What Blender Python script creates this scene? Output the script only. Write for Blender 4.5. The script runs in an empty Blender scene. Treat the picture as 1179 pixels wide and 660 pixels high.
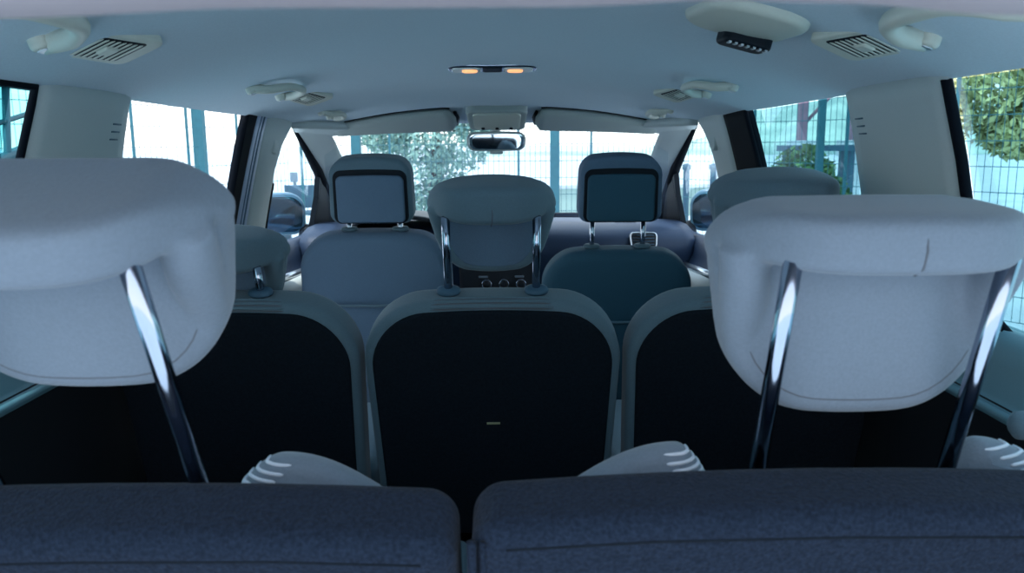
import bpy, bmesh, math, random
from mathutils import Vector, Matrix
random.seed(7)
PI = math.pi
R = math.radians
sc = bpy.context.scene
col = sc.collection
ZC = 1.47          # eye height of the camera above the ground

# ------------------------------------------------------------------ camera
F = 950.0
cam_d = bpy.data.cameras.new('camera')
cam_d.sensor_width = 36.0
cam_d.lens = F / 1179.0 * 36.0
cam_d.clip_start = 0.02
cam_d.clip_end = 2000
cam = bpy.data.objects.new('camera', cam_d)
col.objects.link(cam)
PITCH, YAW, ROLL = R(9.85), R(-0.57), R(-0.45)
cam.matrix_world = (Matrix.Translation((0.022, 0, ZC)) @ Matrix.Rotation(YAW, 4, 'Z')
                    @ Matrix.Rotation(PI / 2 - PITCH, 4, 'X') @ Matrix.Rotation(ROLL, 4, 'Z'))
cam_d.dof.use_dof = True
cam_d.dof.focus_distance = 1.6
cam_d.dof.aperture_fstop = 9.0
sc.camera = cam

# ------------------------------------------------------------------ materials
def mat(name, rgb, rough=.8, metal=0, noise=0, scale=200, bump=0, spec=.3, sheen=0, tint=None, emit=None, es=0, coord='Object'):
    m = bpy.data.materials.new(name)
    m.use_nodes = True
    nt = m.node_tree
    b = nt.nodes['Principled BSDF']
    b.inputs['Base Color'].default_value = (*rgb, 1)
    b.inputs['Roughness'].default_value = rough
    b.inputs['Metallic'].default_value = metal
    b.inputs['Specular IOR Level'].default_value = spec
    if sheen:
        b.inputs['Sheen Weight'].default_value = sheen
    if emit:
        b.inputs['Emission Color'].default_value = (*emit, 1)
        b.inputs['Emission Strength'].default_value = es
    if noise or bump:
        tc = nt.nodes.new('ShaderNodeTexCoord')
        n = nt.nodes.new('ShaderNodeTexNoise')
        n.inputs['Scale'].default_value = scale
        n.inputs['Detail'].default_value = 4
        nt.links.new(tc.outputs[coord], n.inputs['Vector'])
        if noise:
            r = nt.nodes.new('ShaderNodeValToRGB')
            r.color_ramp.elements[0].position = .3
            r.color_ramp.elements[1].position = .7
            r.color_ramp.elements[0].color = (*[c * (1 - noise) for c in rgb], 1)
            r.color_ramp.elements[1].color = (*[min(1, c * (1 + noise)) for c in (tint or rgb)], 1)
            nt.links.new(n.outputs['Fac'], r.inputs['Fac'])
            nt.links.new(r.outputs['Color'], b.inputs['Base Color'])
        if bump:
            bp = nt.nodes.new('ShaderNodeBump')
            bp.inputs['Strength'].default_value = bump
            bp.inputs['Distance'].default_value = .002
            nt.links.new(n.outputs['Fac'], bp.inputs['Height'])
            nt.links.new(bp.outputs['Normal'], b.inputs['Normal'])
    return m

def glass(name, rgb, refl=.06):
    m = bpy.data.materials.new(name)
    m.use_nodes = True
    nt = m.node_tree
    for n in list(nt.nodes):
        nt.nodes.remove(n)
    o = nt.nodes.new('ShaderNodeOutputMaterial')
    t = nt.nodes.new('ShaderNodeBsdfTransparent')
    t.inputs['Color'].default_value = (*rgb, 1)
    g = nt.nodes.new('ShaderNodeBsdfGlossy')
    g.inputs['Roughness'].default_value = .02
    lw = nt.nodes.new('ShaderNodeLayerWeight')
    lw.inputs['Blend'].default_value = .12
    mu = nt.nodes.new('ShaderNodeMath')
    mu.operation = 'MULTIPLY'
    mu.inputs[1].default_value = refl * 4
    mx = nt.nodes.new('ShaderNodeMixShader')
    nt.links.new(lw.outputs['Fresnel'], mu.inputs[0])
    nt.links.new(mu.outputs[0], mx.inputs['Fac'])
    nt.links.new(t.outputs[0], mx.inputs[1])
    nt.links.new(g.outputs[0], mx.inputs[2])
    nt.links.new(mx.outputs[0], o.inputs['Surface'])
    return m

M = {}
M['fabric'] = mat('pale_seat_fabric', (.155, .192, .240), .92, noise=.05, scale=350, bump=.25, spec=.15, sheen=.2)
M['fabric_grey'] = mat('grey_seat_fabric', (.108, .165, .205), .9, noise=.05, scale=350, bump=.25, spec=.15, sheen=.15)
M['fabric_back'] = mat('seat_back_fabric', (.10, .155, .225), .85, noise=.05, scale=350, bump=.2, spec=.2)
M['fabric_back_shaded'] = mat('shaded_seat_back_fabric', (.030, .085, .125), .8, noise=.05, scale=350, bump=.2, spec=.25)  # seat back fabric again, with the right front seat's shade in its colour
M['rib'] = mat('pleat_fabric', (.62, .66, .74), .9, noise=.03, scale=300, spec=.15)
M['seam'] = mat('seam_thread_and_groove_shade', (.10, .11, .13), .9)  # also colours the painted shade in the pleat grooves
M['carpet'] = mat('navy_carpet', (.012, .019, .034), .97, noise=.35, scale=300, bump=.9, spec=.05, sheen=.05)
M['black_carpet'] = mat('black_back_panel', (.008, .012, .018), .95, noise=.2, scale=200, bump=.3, spec=.1)
M['headliner'] = mat('headliner_cloth', (.60, .68, .74), .97, noise=.04, scale=300, bump=.15, spec=.1)
M['trim'] = mat('pale_trim_plastic', (.50, .54, .53), .6, noise=.03, scale=500, bump=.05, spec=.35)
M['header'] = mat('rear_header_plastic', (.40, .345, .365), .6, noise=.02, scale=500, spec=.3)  # pink of the warm light from behind is put into the colour
M['ceil_plastic'] = mat('cream_plastic', (.60, .60, .52), .5, noise=.02, scale=300, spec=.4)
M['visor'] = mat('visor_cloth', (.42, .46, .44), .9, noise=.03, scale=300, spec=.15)
M['teal_trim'] = mat('teal_grey_trim_plastic', (.13, .24, .29), .5, noise=.03, scale=400, spec=.4)
M['black'] = mat('black_plastic', (.006, .010, .016), .5, noise=.1, scale=400, spec=.15)
M['black_low'] = mat('dark_lower_trim', (.010, .012, .016), .8, noise=.1, scale=300, spec=.2)
M['rubber'] = mat('black_rubber', (.004, .006, .010), .75, noise=.1, scale=300, spec=.06)
M['chrome'] = mat('chrome', (.34, .38, .46), .12, 1, noise=.02, scale=40)
M['satin'] = mat('satin_silver', (.62, .66, .70), .3, 1, noise=.02, scale=60)
M['dash'] = mat('dashboard_plastic', (.022, .042, .085), .5, noise=.08, scale=500, bump=.2, spec=.3)
M['dash_dark'] = mat('dark_dashboard_plastic', (.012, .016, .024), .5, noise=.08, scale=500, spec=.4)
M['mirror_refl_tint'] = mat('reflection_tinted_mirror_glass', (.16, .34, .44), .06, 1, noise=.01, scale=5)  # blue tint stands in for the dark reflection of the car's side
M['mirror'] = mat('mirror_glass', (.75, .82, .85), .03, 1, noise=.01, scale=5)
M['body'] = mat('blue_car_paint', (.10, .22, .32), .3, noise=.03, scale=30, spec=.6)
M['jamb'] = mat('door_jamb_paint', (.42, .46, .60), .35, noise=.04, scale=60, spec=.5)
M['lens'] = mat('lamp_lens', (.8, .78, .72), .25, noise=.02, scale=60, spec=.5)
M['bulb'] = mat('warm_lamp', (1, .6, .3), .4, noise=.02, scale=60, emit=(1, .42, .16), es=1.0)
M['tag'] = mat('tag_yellow', (.35, .33, .2), .8, noise=.05, scale=90)
M['fence'] = mat('teal_fence_paint', (.022, .12, .155), .55, noise=.08, scale=20, spec=.4)
M['leaf'] = mat('olive_leaves', (.22, .25, .12), .7, noise=.4, scale=2.5, tint=(.52, .52, .26), spec=.2)
M['leaf_haze'] = mat('haze_tinted_leaves', (.13, .26, .24), .7, noise=.4, scale=4, tint=(.30, .46, .40), spec=.2)  # pale blue of overexposure haze is mixed into the leaf colour
M['leaf_bush'] = mat('dark_bush_leaves', (.05, .13, .06), .7, noise=.4, scale=5, tint=(.12, .22, .08), spec=.2)
M['bark'] = mat('bark', (.12, .09, .07), .9, noise=.3, scale=20, bump=.5)
M['ground'] = mat('pale_concrete', (.52, .60, .66), .9, noise=.08, scale=.6, spec=.2)
M['steel_red'] = mat('red_oxide_steel', (.26, .15, .20), .6, noise=.1, scale=10)
M['concrete'] = mat('white_concrete', (.55, .62, .66), .9, noise=.1, scale=4)
M['slate'] = mat('slate_paint', (.05, .11, .17), .6, noise=.1, scale=6)
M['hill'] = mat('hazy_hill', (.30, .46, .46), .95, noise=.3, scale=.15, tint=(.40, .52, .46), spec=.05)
M['glass_clear'] = glass('clear_glass', (.93, .98, .98))
M['glass_tint'] = glass('teal_privacy_glass', (.31, .54, .58))
M['glass_deep'] = glass('deep_teal_privacy_glass', (.30, .72, .74))

# ------------------------------------------------------------------ helpers
def W(x, y, z):
    return Vector((x, y, z + ZC))

def link(name, verts, faces, m, parent=None, smooth=True, solid=0, bevel=0, sub=0, inv=True, offset=1):
    me = bpy.data.meshes.new(name)
    me.from_pydata([tuple(v) for v in verts], [], faces)
    bm = bmesh.new()
    bm.from_mesh(me)
    bmesh.ops.remove_doubles(bm, verts=bm.verts, dist=1e-6)
    bmesh.ops.recalc_face_normals(bm, faces=bm.faces)
    bm.to_mesh(me)
    bm.free()
    me.materials.append(m if not isinstance(m, str) else M[m])
    o = bpy.data.objects.new(name, me)
    col.objects.link(o)
    if smooth:
        for p in me.polygons:
            p.use_smooth = True
    if solid:
        s = o.modifiers.new('solid', 'SOLIDIFY')
        s.thickness = solid
        s.offset = offset
    if bevel:
        b = o.modifiers.new('bevel', 'BEVEL')
        b.width = bevel
        b.segments = 3
        b.limit_method = 'ANGLE'
        b.angle_limit = R(35)
    if sub:
        s = o.modifiers.new('sub', 'SUBSURF')
        s.levels = s.render_levels = sub
    if parent is not None:
        adopt(o, parent)
    return o

def wm(o):
    m = o.matrix_basis.copy()
    p = o
    while p.parent is not None:
        m = p.parent.matrix_basis @ p.matrix_parent_inverse @ m
        p = p.parent
    return m

def adopt(o, parent):
    w = wm(parent)
    o.parent = parent
    o.matrix_parent_inverse = w.inverted()

def tag(o, label=None, cat=None, group=None, kind=None):
    if label: o['label'] = label
    if cat: o['category'] = cat
    if group: o['group'] = group
    if kind: o['kind'] = kind
    return o

def thing(name, label, cat, loc=(0, 0, 0), group=None, kind=None):
    o = bpy.data.objects.new(name, None)
    o.empty_display_size = .05
    col.objects.link(o)
    o.location = loc
    return tag(o, label, cat, group, kind)

class MB:
    """collects simple shapes for one mesh"""
    def __init__(self):
        self.v = []
        self.f = []
    def add(self, vs, fs, mtx=None):
        n = len(self.v)
        self.v += [(mtx @ Vector(v)) if mtx else Vector(v) for v in vs]
        self.f += [tuple(i + n for i in f) for f in fs]
        return self
    def box(self, c, s, mtx=None):
        x, y, z = c
        a, b, d = s[0] / 2, s[1] / 2, s[2] / 2
        vs = [(x + i * a, y + j * b, z + k * d) for i in (-1, 1) for j in (-1, 1) for k in (-1, 1)]
        return self.add(vs, [(0, 1, 3, 2), (4, 6, 7, 5), (0, 4, 5, 1), (2, 3, 7, 6), (0, 2, 6, 4), (1, 5, 7, 3)], mtx)
    def tube(self, pts, r, n=10, caps=True, mtx=None, closed=False):
        pts = [Vector(p) for p in pts]
        rs = r if isinstance(r, (list, tuple)) else [r] * len(pts)
        vs, fs = [], []
        up = Vector((0.013, 0.021, 1))
        L = len(pts)
        prev = None
        for i, p in enumerate(pts):
            if closed:
                t = pts[(i + 1) % L] - pts[i - 1]
            else:
                t = pts[min(i + 1, L - 1)] - pts[max(i - 1, 0)]
            t.normalize()
            if prev is None:
                a = t.cross(up)
                if a.length < .05:
                    a = t.cross(Vector((1, 0, 0)))
            else:
                a = prev - t * prev.dot(t)
            a.normalize()
            prev = a
            b = t.cross(a)
            for k in range(n):
                q = 2 * PI * k / n
                vs.append(p + (a * math.cos(q) + b * math.sin(q)) * rs[i])
        m = L if closed else L - 1
        for i in range(m):
            i2 = (i + 1) % L
            for k in range(n):
                fs.append((i * n + k, i * n + (k + 1) % n, i2 * n + (k + 1) % n, i2 * n + k))
        if caps and not closed:
            fs.append(tuple(range(n))[::-1])
            fs.append(tuple((L - 1) * n + k for k in range(n)))
        return self.add(vs, fs, mtx)
    def slab(self, out, y0, y1, r0=.01, r1=.01, seg=5, dome0=0, dome1=0, mtx=None):
        """closed outline in (x,z), CCW, extruded along y with rounded rims"""
        n = len(out)
        out = [Vector((p[0], p[1])) for p in out]
        nor = []
        for i in range(n):
            t = out[(i + 1) % n] - out[i - 1]
            q = Vector((t.y, -t.x))
            if q.length > 1e-9:
                q.normalize()
            nor.append(q)
        cx = sum(p.x for p in out) / n
        cz = sum(p.y for p in out) / n
        rings = []
        def ring(y, ins, sc_=1.0):
            return [(cx + ((p.x - q.x * ins) - cx) * sc_, y, cz + ((p.y - q.y * ins) - cz) * sc_) for p, q in zip(out, nor)]
        for s_ in (.0, .35, .65, .88):
            rings.append(ring(y0 - dome0 * (1 - s_ ** 2), r0, max(s_, .002)))
        for k in range(seg + 1):
            a = PI / 2 * k / seg
            rings.append(ring(y0 + r0 * (1 - math.cos(a)), r0 * (1 - math.sin(a))))
        for k in range(seg + 1):
            a = PI / 2 * k / seg
            rings.append(ring(y1 - r1 * (1 - math.sin(a)), r1 * (1 - math.cos(a))))
        for s_ in (.88, .65, .35, .0):
            rings.append(ring(y1 + dome1 * (1 - s_ ** 2), r1, max(s_, .002)))
        vs = [v for rg in rings for v in rg]
        fs = []
        for i in range(len(rings) - 1):
            for k in range(n):
                fs.append((i * n + k, i * n + (k + 1) % n, (i + 1) * n + (k + 1) % n, (i + 1) * n + k))
        fs.append(tuple(range(n))[::-1])
        fs.append(tuple((len(rings) - 1) * n + k for k in range(n)))
        return self.add(vs, fs, mtx)
    def lathe(self, prof, n=20, mtx=None, axis='z'):
        vs, fs = [], []
        for r, h in prof:
            for k in range(n):
                a = 2 * PI * k / n
                if axis == 'z':
                    vs.append((r * math.cos(a), r * math.sin(a), h))
                else:
                    vs.append((r * math.cos(a), h, r * math.sin(a)))
        for i in range(len(prof) - 1):
            for k in range(n):
                fs.append((i * n + k, i * n + (k + 1) % n, (i + 1) * n + (k + 1) % n, (i + 1) * n + k))
        fs.append(tuple(range(n)))
        fs.append(tuple((len(prof) - 1) * n + k for k in range(n)))
        return self.add(vs, fs, mtx)
    def grid(self, rows, mtx=None):
        nr, nc = len(rows), len(rows[0])
        vs = [v for r in rows for v in r]
        fs = [(i * nc + j, i * nc + j + 1, (i + 1) * nc + j + 1, (i + 1) * nc + j) for i in range(nr - 1) for j in range(nc - 1)]
        return self.add(vs, fs, mtx)
    def build(self, name, m, parent=None, **kw):
        return link(name, self.v, self.f, m, parent, **kw)

def rrect(wb, wt, h, rb, rt, arch_t=0, arch_b=0, z0=0, n=7, m=8):
    """rounded trapezoid outline in (x,z), CCW from bottom left"""
    c = [Vector((-wb / 2, 0)), Vector((wb / 2, 0)), Vector((wt / 2, h)), Vector((-wt / 2, h))]
    rr = [rb, rb, rt, rt]
    pts = []
    arcs = []
    for i in range(4):
        p, a, b = c[i], c[i - 1], c[(i + 1) % 4]
        u, v = (a - p).normalized(), (b - p).normalized()
        ang = math.acos(max(-1, min(1, u.dot(v))))
        d = rr[i] / math.tan(ang / 2)
        ctr = p + (u + v).normalized() * (rr[i] / math.sin(ang / 2))
        s, e = p + u * d - ctr, p + v * d - ctr
        a0 = math.atan2(s.y, s.x)
        a1 = math.atan2(e.y, e.x)
        while a1 < a0: a1 += 2 * PI
        arcs.append([ctr + Vector((math.cos(a0 + (a1 - a0) * k / n), math.sin(a0 + (a1 - a0) * k / n))) * rr[i] for k in range(n + 1)])
    for i in range(4):
        pts += arcs[i]
        q, w = arcs[i][-1], arcs[(i + 1) % 4][0]
        for k in range(1, m):
            pts.append(q.lerp(w, k / m))
    o = []
    for p in pts:
        t = max(0, min(1, p.y / h))
        hw = (wb + (wt - wb) * t) / 2
        s = 1 - min(1, (p.x / hw) ** 2)
        o.append((p.x, z0 + p.y + arch_t * s * t - arch_b * s * (1 - t)))
    return o

def fuse(mb, voxel=.004, it=6):
    """union of overlapping closed shapes as one smooth skin"""
    me = bpy.data.meshes.new('tmp')
    me.from_pydata([tuple(v) for v in mb.v], [], mb.f)
    o = bpy.data.objects.new('tmp', me)
    col.objects.link(o)
    r = o.modifiers.new('r', 'REMESH')
    r.mode = 'VOXEL'
    r.voxel_size = voxel
    s = o.modifiers.new('s', 'SMOOTH')
    s.factor = .5
    s.iterations = it
    dg = bpy.context.evaluated_depsgraph_get()
    ev = o.evaluated_get(dg)
    em = ev.to_mesh()
    out = MB()
    out.v = [v.co.copy() for v in em.vertices]
    out.f = [tuple(p.vertices) for p in em.polygons]
    ev.to_mesh_clear()
    bpy.data.objects.remove(o)
    bpy.data.meshes.remove(me)
    return out

def xf(mb, mtx):
    o = MB()
    o.v = [mtx @ Vector(v) for v in mb.v]
    o.f = list(mb.f)
    return o

def interp(tab, y):
    if y <= tab[0][0]: return tab[0][1]
    for (a, b), (c, d) in zip(tab, tab[1:]):
        if y <= c:
            t = (y - a) / (c - a)
            t = t * t * (3 - 2 * t)
            return b + (d - b) * t
    return tab[-1][1]

# ------------------------------------------------------------------ the shell of the car
RX = .64
ZCEN = [(.25, .178), (.6, .215), (1.2, .222), (2.0, .208), (2.4, .165), (2.72, .122), (3.12, .074)]
ZEDG = [(.25, .085), (1.16, .083), (2.1, .076), (2.7, .064), (3.12, .052)]
def zroof(x, y):
    c, e = interp(ZCEN, y), interp(ZEDG, y)
    k = max(0, min(1, (y - 2.2) / .5))
    return c - (c - e) * min(1, abs(x) / RX) ** (1.9 + .9 * k * k * (3 - 2 * k))
def ztrue(x, Y):
    y = Y
    for _ in range(12):
        y = Y + .22 * max(0, (y - 2.0) / 1.12) ** 1.5 * (x / RX) ** 2
    return zroof(x, y)
def ybelt_z(y):                      # window sill height
    return interp([(.2, -.285), (1.4, -.285), (3.3, -.36), (3.8, -.39)], y)
def S(side, y, t, out=0):            # the side surface: t 0 at the roof rail, 1 at the sill
    x = RX + .115 * (max(t, 0) ** .9 + min(t, 0)) + out
    z0 = interp(ZEDG, y)
    return W(side * x, y, z0 + (ybelt_z(y) - z0) * t)

def curve(tab, t):
    for (a, b), (c, d) in zip(tab, tab[1:]):
        if t <= c:
            return b + (d - b) * (t - a) / (c - a)
    return tab[-1][1]

def side_patch(side, rear, front, t0, t1, out=0, nu=8, nt=14, bulge=0):
    """patch of the side between two edges y(t)"""
    rows = []
    for i in range(nt + 1):
        t = t0 + (t1 - t0) * i / nt
        a, b = curve(rear, t), curve(front, t)
        rows.append([S(side, a + (b - a) * j / nu, t, out - bulge * max(0, math.sin(PI * j / nu)) ** .6) for j in range(nu + 1)])
    return MB().grid(rows)

# ceiling
rows = []
for i in range(61):
    y = .27 + (3.12 - .27) * i / 60
    rows.append([])
    for j in range(49):
        x = -RX + 2 * RX * j / 48
        yy = y - .22 * max(0, (y - 2.0) / 1.12) ** 1.5 * (x / RX) ** 2
        rows[-1].append(W(x, yy, zroof(x, y)))
ceil = MB().grid(rows).build('ceiling', 'headliner')
tag(ceil, 'blue grey cloth headliner over the whole cabin', 'ceiling', kind='structure')
# outward thickness: a second skin above
rows2 = [[v + Vector((0, 0, .05)) for v in r] for r in rows]
tag(MB().grid(rows2).build('trim_12', 'body', solid=.01), 'painted roof panel above the headliner', 'roof panel', kind='structure')

# rear header trim over the tailgate opening
hp = [(-.72, .0), (-.5, .032), (-.25, .0495), (-.177, .0515), (-.08, .0548), (0, .0545), (.05, .0545), (.111, .0568), (.16, .0552), (.233, .050), (.35, .042), (.5, .028), (.72, -.005)]
rows = []
for j in range(61):
    x = -.72 + 1.44 * j / 60
    z = interp(hp, x)
    rows.append([W(x, y, z + dz) for y, dz in ((.46, .15), (.44, .11), (.41, .05), (.375, .012), (.35, .0), (.31, .006), (.27, .03), (.25, .08), (.25, .17))])
tag(MB().grid(rows).build('trim_1', 'header', solid=.004), 'pale plastic header trim along the tailgate opening, warm light painted in as pink', 'trim', kind='structure')

C_REAR_L = [(0, 1.205), (.45, 1.21), (1, 1.215)]
C_REAR = [(0, 1.16), (.45, 1.19), (1, 1.215)]
C_FRONT = [(0, 1.50), (.45, 1.545), (1, 1.60)]
n_trim = 2
for side, nm in ((-1, 'left'), (1, 'right')):
    lab = 'left' if side < 0 else 'right'
    # C pillar with slots
    o = side_patch(side, C_REAR if side > 0 else C_REAR_L, C_FRONT, -.02, 1.25, out=-.002, bulge=.012).build('trim_%d' % n_trim, 'trim', solid=.008, offset=0)
    tag(o, 'wide pale pillar trim on the %s side before the rear side window' % lab, 'pillar', kind='structure')
    n_trim += 1
    for k in range(3):
        a = [S(side, 1.44, .12 + .035 * k, -.0165), S(side, 1.472, .12 + .035 * k, -.0145)]
        MB().tube(a, .0016, 6).build('slot', 'fabric_grey', o)

# B pillars
# right: dark glass edge strip of the sliding door + light trim
B = [(0, 2.12), (1, 2.15)], [(0, 2.33), (1, 2.36)]
o = side_patch(1, B[0], B[1], -.03, 1.0, out=.004).build('trim_4', 'rubber', solid=.02, offset=0)
tag(o, 'black upright seal strip between the right front and sliding door windows', 'seal', kind='structure')
BT_R, BT_F = [(0, 2.33), (1, 2.36)], [(0, 2.62), (.1, 2.575), (.3, 2.55), (1, 2.60)]
o = side_patch(1, BT_R, BT_F, -.03, 1.3, out=-.004, bulge=.012).build('trim_5', 'trim', solid=.008, offset=0)
tag(o, 'pale upright pillar trim beside the right front seat', 'pillar', kind='structure')
MB().slab(rrect(.03, .03, .06, .012, .012), -.006, .006, .004, .004).build('belt_height_slider', 'trim', o, inv=False)
b = o.children[0]
b.data.transform(Matrix.Translation(S(1, 2.45, .24, -.027)) @ Matrix.Rotation(PI / 2, 4, 'Z'))
# left: open doorway -> black seal, jamb, light trim
o = side_patch(-1, [(0, 2.175), (1, 2.24)], [(0, 2.25), (1, 2.30)], -.03, 1.7, out=0).build('trim_6', 'rubber', solid=.02, offset=0)
tag(o, 'black rubber seal down the edge of the open left doorway', 'seal', kind='structure')
o = side_patch(-1, [(0, 2.25), (1, 2.30)], [(0, 2.335), (1, 2.39)], -.03, 1.7, out=-.002).build('trim_7', 'jamb', solid=.02, offset=0)
tag(o, 'lilac painted door jamb with latch screws beside the open left doorway', 'door jamb', kind='structure')
for yy, ww in ((2.278, .004), (2.302, .009)):
    side_patch(-1, [(0, yy), (1, yy + .05)], [(0, yy + ww), (1, yy + ww + .05)], -.02, 1.65, out=-.014).build('rubber_strip', 'slate', o, solid=.006)
for t in (.78, .88, 1.0):
    c = S(-1, 2.275 + .05 * t, t, -.014)
    MB().lathe([(.0005, -.003), (.006, -.003), (.008, 0), (.008, .003), (.0005, .003)], 12, Matrix.Translation(c) @ Matrix.Rotation(PI / 2, 4, 'Y')).build('latch_screw', 'black', o)
o = side_patch(-1, [(0, 2.335), (1, 2.39)], [(0, 2.62), (.1, 2.575), (.3, 2.55), (1, 2.60)], -.03, 2.6, out=-.006, bulge=.012).build('trim_8', 'trim', solid=.008, offset=0)
tag(o, 'pale upright pillar trim beside the left front seat', 'pillar', kind='structure')
MB().slab(rrect(.03, .03, .06, .012, .012), -.006, .006, .004, .004).build('belt_height_slider', 'trim', o, inv=False)
o.children[0].data.transform(Matrix.Translation(S(-1, 2.45, .24, -.029)) @ Matrix.Rotation(PI / 2, 4, 'Z'))

# A pillars: ribbon between windshield edge and door seal
def ribbon(a, b, n=16, bulge=.01):
    rows = []
    for i in range(n + 1):
        s = i / n
        def pl(tab):
            k = s * (len(tab) - 1)
            j = min(int(k), len(tab) - 2)
            return Vector(tab[j]).lerp(Vector(tab[j + 1]), k - j)
        p, q = pl(a), pl(b)
        rows.append([W(*(p.lerp(q, j / 6) + Vector((0, -bulge * math.sin(PI * j / 6), 0)))) for j in range(7)])
    return MB().grid(rows)
for side, k in ((-1, 9), (1, 10)):
    inner = [(side * .40, 3.02, .065), (side * .575, 2.93, .040), (side * .60, 3.25, -.055), (side * .66, 3.62, -.22), (side * .69, 3.80, -.34)]
    outer = [(side * .63, 2.60, .064), (side * .648, 2.72, .052), (side * .695, 3.22, -.09), (side * .72, 3.50, -.20), (side * .755, 3.82, -.39)]
    o = ribbon(inner, outer).build('trim_%d' % k, 'trim', solid=.025, offset=0)
    tag(o, 'pale slanting windscreen pillar trim on the %s' % ('left' if side < 0 else 'right'), 'pillar', kind='structure')
    MB().tube([W(side * (abs(x) - .004), y - .015, z) for x, y, z in outer[1:]], [.008, .020, .022, .02], 10).build('seal', 'rubber', o)

# windows -------------------------------------------------------------
def window(n, side, rear, front, t0, t1, gm, label, kind='structure', out=.012):
    o = side_patch(side, rear, front, t0, t1, out=out, nu=6, nt=8).build('window_%d' % n, gm)
    tag(o, label, 'window', kind=kind)
    return o
FR_R = [(0, 2.62), (.1, 2.575), (.3, 2.55), (1, 2.60)]
FR_F = [(0, 2.70), (.25, 3.05), (.45, 3.24), (.55, 3.28), (1, 3.30)]
def edge_seal(o, side, pts, r):
    MB().tube([S(side, y, t, -.004) for y, t in pts], r, 8).build('frame', 'rubber', o)
w = window(2, 1, FR_R, FR_F, 0, 1, 'glass_clear', 'right front door window glass')
edge_seal(w, 1, [(3.26, .46), (3.28, .6), (3.31, 1.02)], .007)
w = window(5, -1, FR_R, FR_F, 0, 1, 'glass_clear', 'left front door window glass showing the door mirror')
edge_seal(w, -1, [(3.26, .46), (3.28, .6), (3.31, 1.02)], .007)
edge_seal(w, -1, [(2.56, .45), (2.575, .7), (2.60, 1.02)], .012)
w = window(3, 1, [(0, 1.47), (1, 1.57)], [(0, 2.14), (1, 2.17)], 0, 1, 'glass_tint', 'teal tinted sliding door window on the right')
edge_seal(w, 1, [(2.12, 0), (2.13, .5), (2.15, 1)], .006)
w = window(4, 1, [(0, .36), (1, .36)], [(0, 1.17), (.45, 1.20), (1, 1.225)], 0, 1.0, 'glass_tint', 'teal tinted rear side window on the right')
edge_seal(w, 1, [(1.165, 0), (1.18, .3), (1.195, .55), (1.205, .82), (1.19, .92), (1.15, .985), (1.05, 1.0), (.8, 1.0), (.45, 1.0)], .008)
w = window(6, -1, [(0, .36), (1, .36)], [(0, 1.17), (.45, 1.20), (1, 1.225)], 0, 1.0, 'glass_tint', 'teal tinted rear side window on the left')
edge_seal(w, -1, [(.6, -.01), (1.0, -.01), (1.2, -.005), (1.205, .06), (1.207, .3), (1.207, .55), (1.205, .82), (1.15, .985), (.8, 1.0), (.45, 1.0)], .006)
# the windscreen
rows = []
for i in range(13):
    s = i / 12
    rows.append([])
    for j in range(17):
        u = -1 + 2 * j / 16
        hw = .60 + .13 * s
        rows[-1].append(W(u * hw, 3.13 + .78 * s - (.22 + .12 * s) * u * u, .076 - .424 * s - .022 * u * u * (1 - s)))
ws = MB().grid(rows).build('window_1', 'glass_clear')
tag(ws, 'wide windscreen glass ahead of the front seats', 'windscreen', kind='structure')

# sail panels
for side, k in ((-1, 13), (1, 14)):
    pts = [S(side, 3.21, .42), S(side, 3.30, .5), S(side, 3.55, .62), S(side, 3.85, 1.04), S(side, 3.30, 1.04), S(side, 3.27, .62)]
    o = link('trim_%d' % k, pts, [(0, 1, 2, 3, 4, 5)], M['black'], smooth=False, solid=.02, offset=0)
    tag(o, 'dark triangular panel at the front corner of the %s door window' % ('left' if side < 0 else 'right'), 'trim panel', kind='structure')

# lower side walls and doors
def wall_panel(name, side, y0, y1, prof, m, label, cat):
    ny = 10
    rows = []
    for i in range(ny + 1):
        y = y0 + (y1 - y0) * i / ny
        zb = ybelt_z(y)
        rows.append([W(side * x, y, zb + dz) for x, dz in prof])
    o = MB().grid(rows).build(name, m, solid=.012, offset=0, bevel=0)
    return tag(o, label, cat, kind='structure')
PW = [(.775, .005), (.745, .008), (.735, -.006), (.725, -.03), (.722, -.075), (.715, -.085), (.695, -.088)]
LOW = [(.70, -.085), (.715, -.11), (.735, -.3), (.738, -.76)]
for side, nm in ((-1, 'left'), (1, 'right')):
    o = wall_panel('wall_' + nm, side, .26, 1.66 if side > 0 else 1.50, PW, 'teal_trim', 'teal grey side panel with a ledge below the %s rear side window' % nm, 'wall')
    rows = [[W(side * x, y, ybelt_z(y) + dz) for x, dz in LOW] for y in (.26, .6, 1.0, 1.4, 1.66 if side > 0 else 2.0)]
    MB().grid(rows).build('lower_panel', 'black_low', o, solid=.012)
    MB().tube([W(side * .695, y, ybelt_z(y) - .084) for y in (.26, .6, 1.0, 1.4, 1.56)], .006, 8).build('ledge_rail', 'teal_trim', o)
PD = [(.775, .005), (.745, .008), (.73, -.01), (.725, -.05), (.70, -.10), (.665, -.12), (.655, -.15), (.67, -.2), (.72, -.24), (.73, -.5), (.73, -.68)]
o = wall_panel('door_1', 1, 1.66, 2.36, PD, 'teal_trim', 'closed sliding door trim on the right beside the second row', 'door')
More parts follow.
